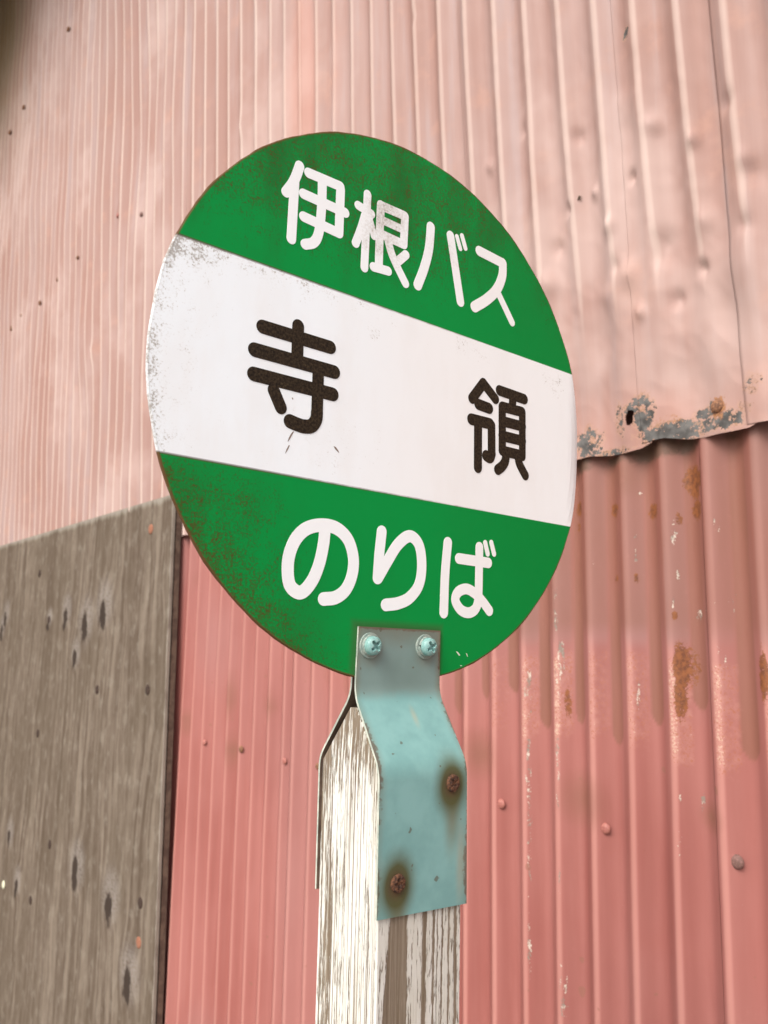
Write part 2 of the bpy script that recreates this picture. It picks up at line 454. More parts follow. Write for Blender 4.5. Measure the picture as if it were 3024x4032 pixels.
LOW_CHIP = [(at(x, y, Y_LOW), (rx / 2650, ry / 2650), s) for x, y, rx, ry, s in (
    (2094, 3080, 20, 330, 0.95), (2097, 3350, 16, 220, 0.85), (2098, 3700, 13, 300, 0.85), (2213, 3050, 16, 230, 1.05), (2220, 3450, 10, 220, 0.75), (2232, 3900, 34, 160, 0.95), (2205, 2400, 18, 190, 0.9),
    (2215, 2620, 30, 180, 0.95), (2345, 2200, 12, 130, 0.75), (2505, 2080, 12, 90, 1.0), (2510, 2240, 14, 110, 0.95), (2662, 2090, 18, 80, 1.15), (2677, 2280, 12, 60, 0.9), (2665, 2400, 14, 90, 0.85),
    (2760, 2420, 60, 60, 0.62), (2880, 2370, 90, 60, 0.62), (2840, 2060, 30, 70, 0.75), (2518, 1943, 16, 14, 1.2), (2757, 3165, 14, 48, 1.2), (2691, 3140, 9, 22, 1.2), (2690, 3300, 10, 130, 0.7),
    (2520, 2720, 14, 200, 0.85), (2340, 2560, 12, 60, 0.8), (2860, 2600, 26, 120, 0.85), (2090, 2720, 26, 220, 0.85))]

def low_shape(x_cr, pitch, lapx, seed):
    def shape(U, Z):
        ph = (U - x_cr) / pitch + 0.03 * vnoise(U * 3, Z * 1.5, seed)
        prof = np.cos(2 * np.pi * ph); prof = 0.97 * prof + 0.03 * np.cos(4 * np.pi * ph)
        und = 0.0022 * vnoise(U * 2.5, Z * 1.3, seed + 1) + 0.0008 * vnoise(U * 9, Z * 5, seed + 2)
        lap = -0.0040 * (1 - sstep(U - lapx, 0.0, 0.12))
        Y = Y_LOW - (0.0094 - 0.0022 * sstep(-U, 1.3, 1.7)) * prof * (1 + 0.1 * vnoise(U * 2, Z * 2, seed + 3)) + und + lap + 0.022 * sstep(Z, 1.79, 1.95)
        return U + 0.002 * vnoise(U * 2, Z * 2, seed + 5), Y, prof
    return shape

def low_attrs(x_cr, pitch):
    def attrs(X, Z, U, crest):
        rust = np.zeros_like(X); chip = np.zeros_like(X)
        for c, r, s in LOW_RUST: rust = np.maximum(rust, 1.1 * s * np.minimum(1, 1.8 * ell(X, Z, c, (r[0] * 1.15, r[1] * 1.15))))
        for c, r, s in LOW_CHIP: chip = np.maximum(chip, s * np.minimum(1, 1.8 * ell(X, Z, c, r)))
        ph = ((U - x_cr) / pitch + 0.5) % 1.0 - 0.5                  # 0 on the crest, + towards the right
        k = np.floor((U - x_cr) / pitch + 0.5)
        flank = sstep(ph, -0.12, -0.02) * (1 - sstep(ph, 0.30, 0.42))
        right = sstep(X, at(1800, 2700, Y_LOW)[0], at(2150, 2700, Y_LOW)[0])
        jag = 0.012 * vnoise(X * 60, X * 0 + 2, 77)
        wear = flank * right * sstep(-(Z + jag - z_band0), -0.006, 0.012) * sstep(Z + 1.5 * jag - z_band1, -0.015, 0.02)
        wear = wear * (0.72 + 0.30 * vnoise(k * 3.1, k * 0, 5)) * (0.62 + 0.5 * (1 - sstep(np.abs(ph - 0.04), 0.04, 0.13)))
        wear = np.maximum(wear, 0.5 * flank * sstep(X, -1.6, -0.8) * np.clip(vnoise(X * 9, Z * 3, 9) - 0.45, 0, 1))
        lilac = flank * sstep(X, -1.45, -0.9) * sstep(Z, z_band0 - 0.01, z_band0 + 0.03) * (0.75 + 0.4 * vnoise(X * 12, Z * 5, 15))
        lilac = np.maximum(lilac, 0.35 * np.clip(vnoise(X * 5, Z * 4, 16), 0, 1))
        pv = ((U - x_cr) / pitch) % 1.0 - 0.55                       # 0 in the valley
        kv = np.floor((U - x_cr) / pitch)
        wv = 0.20 + 0.05 * vnoise(kv * 1.9, kv * 0 + 2, 33)
        zend = z_band1 + 0.045 + 0.05 * vnoise(kv * 2.7, kv * 0 + 4, 8) + 0.018 * (pv / wv) ** 2
        stain_shade = (1 - sstep(np.abs(pv), wv * 0.75, wv * 1.1)) * sstep(X, -1.7, -1.0) * sstep(Z, zend - 0.002, zend + 0.003)
        stain_shade = np.maximum(stain_shade, 1.1 * sstep(Z, 1.55, 1.80) * (0.6 + 0.4 * vnoise(X * 20, Z * 12, 19)) * sstep(X, -1.3, -1.0))  # brown stain plus painted shade just under the sheet lap
        for c, r in ((at(905, 2740, Y_LOW), (0.03, 0.05)), (at(735, 2845, Y_LOW), (0.025, 0.03)), (at(915, 2960, Y_LOW), (0.035, 0.035)), (at(770, 2265, Y_LOW), (0.025, 0.012)),
                     (at(1895, 2970, Y_LOW), (0.04, 0.04)), (at(2300, 3150, Y_LOW), (0.04, 0.04)), (at(2805, 3220, Y_LOW), (0.02, 0.02)), (at(1060, 2780, Y_LOW), (0.03, 0.03))):
            stain_shade = np.maximum(stain_shade, 1.0 * ell(X, Z, c, (r[0] * 1.3, r[1] * 1.3)))
        stain_shade = np.maximum(stain_shade, 0.72 * sstep(Z, z_band0 + 0.015 * vnoise(X * 25, X * 0, 3), z_band0 + 0.05) * sstep(X, -1.5, -1.0))  # shadow band below the overlap, painted into the colour
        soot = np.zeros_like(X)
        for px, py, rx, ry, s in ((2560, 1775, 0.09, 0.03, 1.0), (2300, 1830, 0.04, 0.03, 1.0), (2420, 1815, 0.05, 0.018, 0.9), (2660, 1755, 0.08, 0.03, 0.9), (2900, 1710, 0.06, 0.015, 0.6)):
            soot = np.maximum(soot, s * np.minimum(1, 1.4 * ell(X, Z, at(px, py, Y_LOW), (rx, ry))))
        return dict(rust=rust, chip=chip, wear=np.clip(wear, 0, 1), lilac=np.clip(lilac, 0, 1), stain_shade=np.clip(stain_shade, 0, 1), soot=soot)
    return attrs

crl, pil = at(733, 2640, Y_LOW)[0], 0.0643
crr, pir = at(2214, 3316, Y_LOW)[0], 0.0676
lower_sheets = []
for a, b, cr, pi, seed, dens in ((-6.5, -3.2, crl, pil, 1, 10), (-3.2, lap1, crl, pil, 2, 18), (lap1 - 0.004, lap2, crr, pir, 3, 30), (lap2 - 0.004, 0.9, crr, pir, 4, 22)):
    b2 = b + 0.02 if b < 0.5 else b
    us = np.linspace(a, b2, int((b2 - a) / pi * dens))
    if seed in (3, 4):
        zz = np.concatenate([np.linspace(0.02, 0.95, 40), np.linspace(0.955, Z_LTOP, 240)])
    else:
        zz = np.linspace(0.02, Z_LTOP, 70)
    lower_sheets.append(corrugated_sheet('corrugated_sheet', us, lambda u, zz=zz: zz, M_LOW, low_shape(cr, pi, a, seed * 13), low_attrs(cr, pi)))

# ---- backing added to block skylight, seen only as darkness through the rusted hole
bd = Mat('dark_backing'); bd.color((0.06, 0.045, 0.035)); bd.set('Roughness', 0.9)
bm = box_bm(-7.6, 0.9, 0.16, 0.19, 0.0, 5.24)
bm_obj('light_block_backing', bm, bd.mat, wall)

# ---- nails
def dome_nail(r, h, mat, parent, p, normal=(0, -1, 0), squash=1.0):
    """umbrella-headed roofing nail: washer, domed head"""
    bm = bmesh.new()
    rings = [(r, 0.0), (r * 0.97, h * 0.35), (r * 0.72, h * 0.8), (r * 0.38, h), ]
    prev = None; N = 14
    for rr, hh in rings:
        ring = [bm.verts.new((rr * math.cos(2 * math.pi * k / N), rr * squash * math.sin(2 * math.pi * k / N), hh)) for k in range(N)]
        if prev:
            for k in range(N): bm.faces.new((prev[k], prev[(k + 1) % N], ring[(k + 1) % N], ring[k]))
        prev = ring
    bm.faces.new(prev)
    o = bm_obj('nail', bm, mat, parent, smooth=True)
    o.rotation_euler = Vector(normal).to_track_quat('Z', 'Y').to_euler()
    o.location = p
    return o

def simple_mat(name, col, rough=0.6, col2=None, scale=300, metal=0.0):
    m = Mat(name)
    if col2: m.color(m.mix(m.noise(scale, 4, 0.65).step(0.38, 0.62), col, col2))
    else: m.color(col)
    m.set('Roughness', rough); m.set('Metallic', metal)
    return m
M_NAILPINK = simple_mat('pink_painted_nail', (0.27, 0.085, 0.070), 0.6, (0.34, 0.13, 0.10)).mat
M_NAILRUST = simple_mat('rusty_nail', (0.10, 0.045, 0.025), 0.85, (0.26, 0.12, 0.06)).mat
M_NAILDARK = simple_mat('brown_nail', (0.12, 0.060, 0.048), 0.7, (0.20, 0.10, 0.085)).mat

dg = bpy.context.evaluated_depsgraph_get()
from mathutils.bvhtree import BVHTree
def surf_tree(sheets):
    T = []
    for s in sheets:
        me = s.data
        T.append((s, BVHTree.FromPolygons([v.co.copy() for v in me.vertices], [tuple(p.vertices) for p in me.polygons])))
    return T
TREE = surf_tree(upper_sheets + lower_sheets)
def on_wall(px, py):
    """the sheet and the point on it seen at a photograph pixel (wall-local)"""
    d = Vector((RCW @ np.array([(px - 1512) / 3260, (py - 2016) / 3260, 1.0])).tolist()).normalized()
    o = Vector((0, 0, 1.5)) - Vector((0, Y_LOW, 0))
    best = None
    for s, t in TREE:
        hit, nrm, i, dist = t.ray_cast(o, d)
        if hit is not None and (best is None or dist < best[3]): best = (s, hit, nrm, dist)
    return best
for px, py, r, mt in ((1975, 3165, 0.0082, M_NAILPINK), (2386, 3262, 0.0085, M_NAILPINK), (2904, 3393, 0.0095, M_NAILDARK),
                      (807, 2924, 0.0075, M_NAILPINK), (951, 2950, 0.0085, M_NAILRUST), (1122, 2997, 0.0075, M_NAILPINK), (1252, 3017, 0.007, M_NAILRUST),
                      (2825, 1600, 0.0095, M_NAILRUST), (306, 1014, 0.0085, M_NAILRUST), (228, 1101, 0.010, M_NAILRUST), (158, 1193, 0.011, M_NAILRUST),
                      (84, 1241, 0.008, M_NAILRUST), (46, 1293, 0.012, M_NAILRUST), (270, 116, 0.012, M_NAILRUST), (94, 423, 0.012, M_NAILRUST), (40, 522, 0.013, M_NAILRUST), (557, 845, 0.009, M_NAILDARK), (465, 849, 0.009, M_NAILPINK)):
    s, p, nrm, _ = on_wall(px, py)
    dome_nail(r, r * 0.55, mt, s, p + Vector((0, -0.0005, 0)))

# ---- unseen eave, added over the wall to shade the top of the far sheets
M_SHADE_SOFFIT = simple_mat('brown_shade_eave_timber', (0.10, 0.062, 0.035), 0.85, (0.16, 0.10, 0.06), 9).mat
M_SHADE_ROOF = simple_mat('dull_shade_eave_iron', (0.16, 0.10, 0.085), 0.7, (0.22, 0.15, 0.13), 12).mat
eave = empty('shade_eave', (-3.4, 0.70, 5.25))
tag(eave, 'brown timber eave added out of view to shade the top of the pink wall', 'eave')
for k in range(8):
    y0 = -0.815 + k * 0.155
    bm_obj('shade_eave_soffit_board', box_bm(-4.4, 4.4, y0, y0 + 0.150, 0.0, 0.018), M_SHADE_SOFFIT, eave)
for k in range(20):
    x0 = -4.3 + k * 0.45
    bm_obj('shade_eave_rafter', box_bm(x0, x0 + 0.045, -0.80, 0.20, -0.062, -0.002), M_SHADE_SOFFIT, eave)
bm_obj('shade_eave_fascia', box_bm(-4.4, 4.4, -0.839, -0.818, -0.09, 0.03), M_SHADE_SOFFIT, eave)
bm_obj('roofing', box_bm(-4.45, 4.45, -0.88, 0.45, 0.033, 0.040), M_SHADE_ROOF, eave)  # top of the added shade eave

# ---- unseen brown boarded wall, added past the far end to darken the corner
M_SIDE = simple_mat('added_shade_wall_boarding', (0.070, 0.042, 0.020), 0.85, (0.125, 0.080, 0.040), 14).mat
side = empty('added_shade_wall', (-4.78, 0.2, 0))
tag(side, 'dark brown boarded wall added out of view to shade the far left end', 'wall')
for k in range(9):
    bm_obj('added_shade_wall_plank', box_bm(-0.02, 0.0, -0.55 + k * 0.15, -0.55 + k * 0.15 + 0.146, 0.0, 5.15), M_SIDE, side)

# ------------------------------------------------------------------ the weathered plywood panel
Y_BD = 1.036
bx0, bz0 = at(683, 1945, Y_BD)
bx1, bz1 = at(0, 2150, Y_BD)
bxe, bze = at(600, 4032, Y_BD)
slope = (bx0 - bxe) / (bz0 - bze)
panel = empty('plywood_panel', (bxe - slope * bze, Y_BD, 0))
tag(panel, 'weathered grey plywood panel with knots and rusty nails on the left', 'panel')
pl = Vector(panel.location)
def bl(px, py):
    x, z = at(px, py, Y_BD); return x - pl.x, z

def plywood():
    m = Mat('weathered_grey_plywood')
    x, z = m.x, m.z
    knots = [bl(40 / 2.011 + 0, 1900 + 1090 / 2.011), bl(515 / 2.011, 1900 + 1080 / 2.011), bl(665 / 2.011, 1900 + 1165 / 2.011), bl(812 / 2.011, 1900 + 1040 / 2.011), bl(585 / 2.011, 1900 + 1420 / 2.011), bl(380 / 2.011, 1900 + 1140 / 2.011),
             bl(65 / 1.954, 2900 + 800 / 1.954), bl(120 / 1.954, 2900 + 1170 / 1.954), bl(575 / 1.954, 2900 + 1060 / 1.954), bl(832 / 1.954, 2900 + 1310 / 1.954), bl(975 / 1.954, 2900 + 1910 / 1.954), bl(5, 1900 + 1200 / 2.011)]
    size = [0.8, 0.9, 1.25, 1.25, 0.8, 0.55, 0.8, 0.75, 1.2, 1.2, 1.2, 0.8]
    kd = halo = None
    kn = m.noise_at(m.vec(x * 40, 9.0, z * 22), 1.0, 4, 0.65); kn2 = m.noise_at(m.vec(x * 16, 5.0, z * 9), 1.0, 3, 0.6)
    xk = x + (kn - 0.5) * 0.070; zk = z + (kn2 - 0.5) * 0.10
    for (kx, kz), s in zip(knots, size):
        b = m.blob(xk, zk, kx, kz, 0.036 * s, 0.070 * s, 1.0)
        hb = m.blob(x, z, kx + 0.012, kz + 0.034, 0.095 * s, 0.11 * s, 1.0)
        b = b.max(m.blob(xk, zk, kx, kz - 0.02, 0.026 * s, 0.17 * s, 1.0) * 0.34)
        kd = b if kd is None else kd.max(b)
        halo = hb if halo is None else halo.max(hb)
    warp = m.noise_at(m.vec(x * 2.2, 0.0, z * 1.1), 1.0, 3, 0.55)
    xx = x + (warp - 0.5) * 0.20 + halo * 0.05
    g1 = m.noise_at(m.vec(xx * 34, 0.0, z * 0.8), 1.0, 5, 0.65)
    g2 = m.noise_at(m.vec(xx * 120, 3.0, z * 4.0), 1.0, 3, 0.6)
    ripple = m.noise_at(m.vec(x * 60 + z * 20, 7.0, z * 150), 1.0, 2, 0.5)
    blot = m.noise(5.5, 5, 0.62, 1, 1, 0.6, off=4)
    blot2 = m.noise(30, 4, 0.6, 1, 1, 0.6, off=9)
    mott = m.noise_at(m.vec(x * 30, 0.0, z * 13), 1.0, 5, 0.7)
    c = m.mix((g1 * 0.58 + g2 * 0.17 + mott * 0.25).step(0.38, 0.62), (0.076, 0.053, 0.037), (0.182, 0.146, 0.113))
    c = m.mix(blot.step(0.40, 0.66) * 0.60, c, (0.088, 0.065, 0.045))
    c = m.mix(blot2.step(0.50, 0.72) * 0.45, c, (0.235, 0.203, 0.165))
    c = m.mix(halo.step(0.05, 0.9) * 0.45 * ripple.step(0.25, 0.6), c, (0.27, 0.245, 0.23))
    c = m.mix(kd.step(0.05, 0.5) * 0.5, c, (0.075, 0.048, 0.032))
    c = m.mix((kd * 1.7 + (g2 - 0.5) * 0.9).step(0.40, 0.85), c, (0.035, 0.024, 0.018))
    c = m.mix(((g1 - 0.5) * 2.0 + (blot2 - 0.5)).step(0.42, 0.62) * 0.30, c, (0.16, 0.098, 0.070))
    # pale worn arris along the right edge and the top
    edge = (x - z * slope)
    c = m.mix((edge * 60 + 1.0 + (blot2 - 0.5) * 1.0).step(0.55, 1.0) * 0.55, c, (0.36, 0.33, 0.28))
    top = z - (x * ((bz0 - bz1) / (bx0 - bx1)) + (bz0 - (bx0 - pl.x) * ((bz0 - bz1) / (bx0 - bx1))))
    c = m.mix((top * 28 + 1.0 + (g1 - 0.5) * 1.4).step(0.35, 1.0) * 0.5, c, (0.34, 0.315, 0.27))
    m.color(c)
    m.set('Roughness', 0.88); m.set('Specular IOR Level', 0.2)
    m.bump(g1 * 0.7 + g2 * 0.35 - kd * 0.7 + ripple * halo * 0.3, 0.0016, 0.9)
    return m.mat
M_PLY = plywood()
M_EDGE = simple_mat('dark_gap_strip', (0.030, 0.019, 0.014), 0.9, (0.070, 0.045, 0.034), 40).mat
M_EDGE2 = simple_mat('brown_batten', (0.075, 0.046, 0.033), 0.9, (0.13, 0.088, 0.062), 40).mat

def slab(name, dx, y0, y1, ztop_off, mat, x_left=-3.4, left_rel=False):
    """upright slab following the panel's leaning right edge"""
    n = 60
    verts = []; faces = []
    tz = lambda xx: bz0 + (xx + pl.x - bx0) * (bz0 - bz1) / (bx0 - bx1) + ztop_off
    zt_r = bz0 + ztop_off
    rows = [0.0] + [zt_r * (k + 1) / n for k in range(n)]
    rnd = random.Random(5)
    for k, zr in enumerate(rows):
        t = k / n
        xr = slope * zr + dx + rnd.uniform(-0.0007, 0.0007)
        xl = (xr + x_left) if left_rel else x_left
        zl = tz(xl) * t
        for yy in (y0, y1):
            verts.append((xl, yy, zl)); verts.append((xr, yy, zr))
    for k in range(n):
        a = 4 * k; b = a + 4
        faces += [(a, a + 1, b + 1, b), (a + 3, a + 2, b + 2, b + 3), (a + 1, a + 3, b + 3, b + 1), (a + 2, a, b, b + 2)]
    faces += [(1, 0, 2, 3), (4 * n, 4 * n + 1, 4 * n + 3, 4 * n + 2)]
    o = mesh_obj(name, verts, faces, mat, panel)
    return o
slab('board', 0.0, 0.0, 0.0085, 0.0, M_PLY)
slab('batten_gap_strip', -0.006, 0.0092, 0.0130, -0.01, M_EDGE, -0.07, True)  # dark strip standing in for the shaded gap behind the board
slab('batten_gap_strip', -0.002, 0.0135, 0.0290, -0.012, M_EDGE2, -0.07, True)
slab('batten_gap_strip', -0.016, 0.0295, 0.0355, -0.012, M_EDGE, -0.06, True)  # dark strip standing in for the shaded gap before the sheet

M_NAILBLK = simple_mat('dark_rusty_nail', (0.020, 0.011, 0.007), 0.9, (0.048, 0.024, 0.014)).mat
M_ORANGE = simple_mat('orange_rust_nail', (0.20, 0.070, 0.035), 0.8, (0.28, 0.12, 0.07)).mat
M_PALE = simple_mat('pale_lichen_spot', (0.55, 0.55, 0.40), 0.9).mat
nail_px = [(315 / 2.011, 1900 + 720 / 2.011, M_NAILBLK), (388 / 2.011, 1900 + 1085 / 2.011, M_NAILBLK), (770 / 2.011, 1900 + 1640 / 2.011, M_NAILBLK), (1170 / 2.011, 1900 + 1640 / 2.011, M_NAILBLK), (300 / 2.011, 1900 + 1985 / 2.011, M_NAILBLK),
           (1195 / 2.011, 1900 + 370 / 2.011, M_ORANGE), (383 / 1.954, 2900 + 830 / 1.954, M_NAILBLK), (235 / 1.954, 2900 + 1260 / 1.954, M_NAILBLK), (1080 / 1.954, 2900 + 1280 / 1.954, M_NAILBLK), (1068 / 1.954, 2900 + 1585 / 1.954, M_ORANGE),
           (27 / 1.954, 2900 + 1140 / 1.954, M_PALE)]
for px, py, mt in nail_px:
    x, z = bl(px, py)
    dome_nail(0.0155, 0.0030, mt, panel, (x, -0.0003, z))

# ------------------------------------------------------------------ the bus stop sign
# local frame: x across the plate to the right, y away from the viewer, z up; plate centre 1.6729 m above the foot
SC = Vector((-0.44414287, 0.38706333, 0.1722343 + 1.5))
sx_ = Vector((0.01572066, 0.99971827, -0.01778335)); sz_ = Vector((0.02224987, 0.01743137, 0.99960047)); sn_ = Vector((0.99962883, -0.01611005, -0.02196957))
H0 = SC.z / sz_.z
stop = empty('bus_stop_sign')
tag(stop, 'round green and white bus stop sign on a peeling white wooden post', 'bus stop sign')
mw = Matrix.Identity(4)
base = SC - sz_ * H0
for i in range(3):
    mw[i][0] = sx_[i]; mw[i][1] = -sn_[i]; mw[i][2] = sz_[i]; mw[i][3] = base[i]
stop.matrix_world = mw

R_SIGN = 0.2
def grime(m, x, z):
    """where dirt sits on the plate: denser over the top, along the left and lower left rim"""
    r = (x * x + z * z).sqrt()
    top = (z.step(0.05, 0.13) * 0.85 + 0.15) * (x * -1.0 + z * 0.9).step(-0.10, 0.12) * z.step(0.05, 0.07)
    top = top.max(r.step(0.165, 0.200) * z.step(0.05, 0.12) * 0.75)
    q = (x * -0.75 - z * 0.66)
    low = (q - x.abs() * 0.0).step(0.125, 0.200) * (z * -1.0).step(0.05, 0.08)
    low = low.max(m.blob(x, z, -0.135, -0.095, 0.065, 0.05, 0.9) * 0.75)
    low = low.max(m.blob(x, z, -0.10, -0.13, 0.04, 0.05, 0.9) * 0.62)
    low = low.max((r.step(0.180, 0.199) * (x + 0.06).step(0.03, -0.03) * (z * -1.0).step(0.06, 0.1)) * 1.0)
    return r, top, low

def plate_material(kind):
    m = Mat({'plate': 'green_and_white_enamel', 'white': 'white_sign_lettering', 'black': 'black_sign_lettering'}[kind])
    x = m.x; z = m.z - H0
    r, top, low = grime(m, x, z)
    s1 = m.noise(560, 4, 0.7); s2 = m.noise(90, 4, 0.65, off=3); s3 = m.noise(22, 4, 0.6, 1, 1, 0.35, off=5); s4 = m.noise(900, 2, 0.5, off=9)
    whites = (z.abs() - 0.0680).step(0.0003, -0.0003)
    # dirt on white: black mould specks by the left rim and under the upper stripe edge
    wd = (x * -1.0).step(0.135, 0.200) * 0.50 + (z.step(0.040, 0.068) * (x * -1.0).step(-0.06, 0.13)) * 0.58
    wd = wd + (m.blob(x, z, -0.035, 0.047, 0.012, 0.014) + m.blob(x, z, 0.062, 0.058, 0.04, 0.014) + m.blob(x, z, 0.165, 0.055, 0.03, 0.03)) * 0.55 + m.blob(x, z, -0.06, -0.04, 0.06, 0.05) * 0.22 + r.step(0.188, 0.2) * 0.28 + 0.10 + m.blob(x, z, -0.07, -0.035, 0.07, 0.05) * 0.14
    wk = wd * 0.68 + (s2 - 0.5) * 1.5 + (s1 - 0.5) * 2.1
    white = m.mix((x * -1.0).step(-0.05, 0.12), (0.80, 0.80, 0.805), (0.80, 0.845, 0.885))
    white = m.mix(s3.step(0.42, 0.7) * 0.30, white, (0.72, 0.685, 0.66))
    white = m.mix((wk * 1.0).step(0.40, 0.85) * 0.28, white, (0.47, 0.42, 0.37))
    white = m.mix(wk.step(0.60, 0.90) * 0.62, white, (0.20, 0.16, 0.12))
    if kind == 'plate':
        dn = top * 0.44 + low * 0.54
        gk = dn + (s2 - 0.5) * 0.9 + (s1 - 0.5) * 1.9
        green = m.mix(x.step(0.0, 0.17), (0.0, 0.240, 0.044), (0.0, 0.208, 0.036))
        green = m.mix(s3.step(0.4, 0.7) * (top * 0.75 + low * 0.4 + 0.08), green, (0.012, 0.120, 0.022))
        green = m.mix(gk.step(0.25, 0.60) * 0.55, green, (0.022, 0.090, 0.014))
        green = m.mix(gk.step(0.50, 0.72) * 0.85, green, (0.070, 0.062, 0.014))
        c = m.mix(whites, green, white)
        line = ((z.abs() - 0.0680).abs()).step(0.0012, 0.0004) * (s2 * 0.5 + x * -1.5 + 0.25).step(0.3, 0.7) * 0.7
        c = m.mix(line, c, (0.07, 0.055, 0.03))
        # the plate is darker round the bracket
        br = (((x.abs() - 0.0375).max(0.0)).max((z + 0.1625).max(0.0))).step(0.007, 0.0005) * (z * -1.0).step(0.12, 0.15)
        c = m.mix(br * 0.55, c, (0.05, 0.075, 0.03))
        edge = m.y.step(0.0001, 0.0005)
        c = m.mix((r.step(0.1980, 0.1996) * (s2 + 0.15).step(0.35, 0.6) * (1.0 - whites * 0.7)).max(edge * (1.0 - whites) * 0.8), c, (0.105, 0.055, 0.022))
    elif kind == 'white':
        dn = m.blob(x, z, -0.030, 0.125, 0.040, 0.05) * 0.50 + m.blob(x, z, -0.02, 0.15, 0.05, 0.03) * 0.28 + m.blob(x, z, 0.03, 0.13, 0.04, 0.03) * 0.3 + 0.06
        lk = dn + (s2 - 0.5) * 0.9 + (s1 - 0.5) * 0.9
        c = m.mix(lk.step(0.22, 0.75) * 0.6, m.mix(x.step(-0.03, 0.1), (0.81, 0.83, 0.845), (0.80, 0.785, 0.78)), (0.46, 0.41, 0.36))
        c = m.mix(lk.step(0.58, 0.85) * 0.6, c, (0.20, 0.15, 0.11))
    else:
        c = m.mix(s1.step(0.35, 0.7), (0.012, 0.008, 0.006), (0.050, 0.034, 0.019))
        c = m.mix((s2 * 0.5 + s1 * 0.5).step(0.55, 0.75) * (x * -1.0).step(-0.05, 0.03) * 0.6, c, (0.085, 0.062, 0.028))
    m.color(c)
    m.set('Roughness', 0.48 + s2 * 0.22)
    m.set('Specular IOR Level', 0.12)
    m.bump(s1 * 0.5 + s2 * 0.6 + s4 * 0.15, 0.00018, 0.7)
    return m.mat
M_PLATE, M_WHITE, M_BLACK = plate_material('plate'), plate_material('white'), plate_material('black')

def build_plate():
    bm = bmesh.new(); N = 180; T = 0.0022
    rnd = random.Random(3)
    rr = [R_SIGN + 0.00025 * math.sin(k * 0.7) + rnd.uniform(-0.0002, 0.0002) for k in range(N)]
    def ring(scale_off, y, bend=0.0):
        out = []
        for k in range(N):
            a = 2 * math.pi * k / N
            rad = rr[k] + scale_off
            px, pz = rad * math.cos(a), rad * math.sin(a)
            out.append(bm.verts.new((px, y + 14.0 * max(0.0, px - 0.184) ** 2, pz + H0)))
        return out
    f4 = ring(-0.017, 0.0); f3 = ring(-0.012, 0.0); f2 = ring(-0.006, 0.0); f1 = ring(-0.0008, 0.0); f0 = ring(0.0, 0.0005); b0 = ring(0.0, T - 0.0005); b1 = ring(-0.0008, T)
    bm.faces.new(f4)
    for a, b in ((f4, f3), (f3, f2), (f2, f1), (f1, f0), (f0, b0), (b0, b1)):
        for k in range(N): bm.faces.new((a[k], b[k], b[(k + 1) % N], a[(k + 1) % N]))
    bm.faces.new(list(reversed(b1)))
    bmesh.ops.recalc_face_normals(bm, faces=bm.faces)
    return bm_obj('sign_plate', bm, M_PLATE, stop)
plate = build_plate()

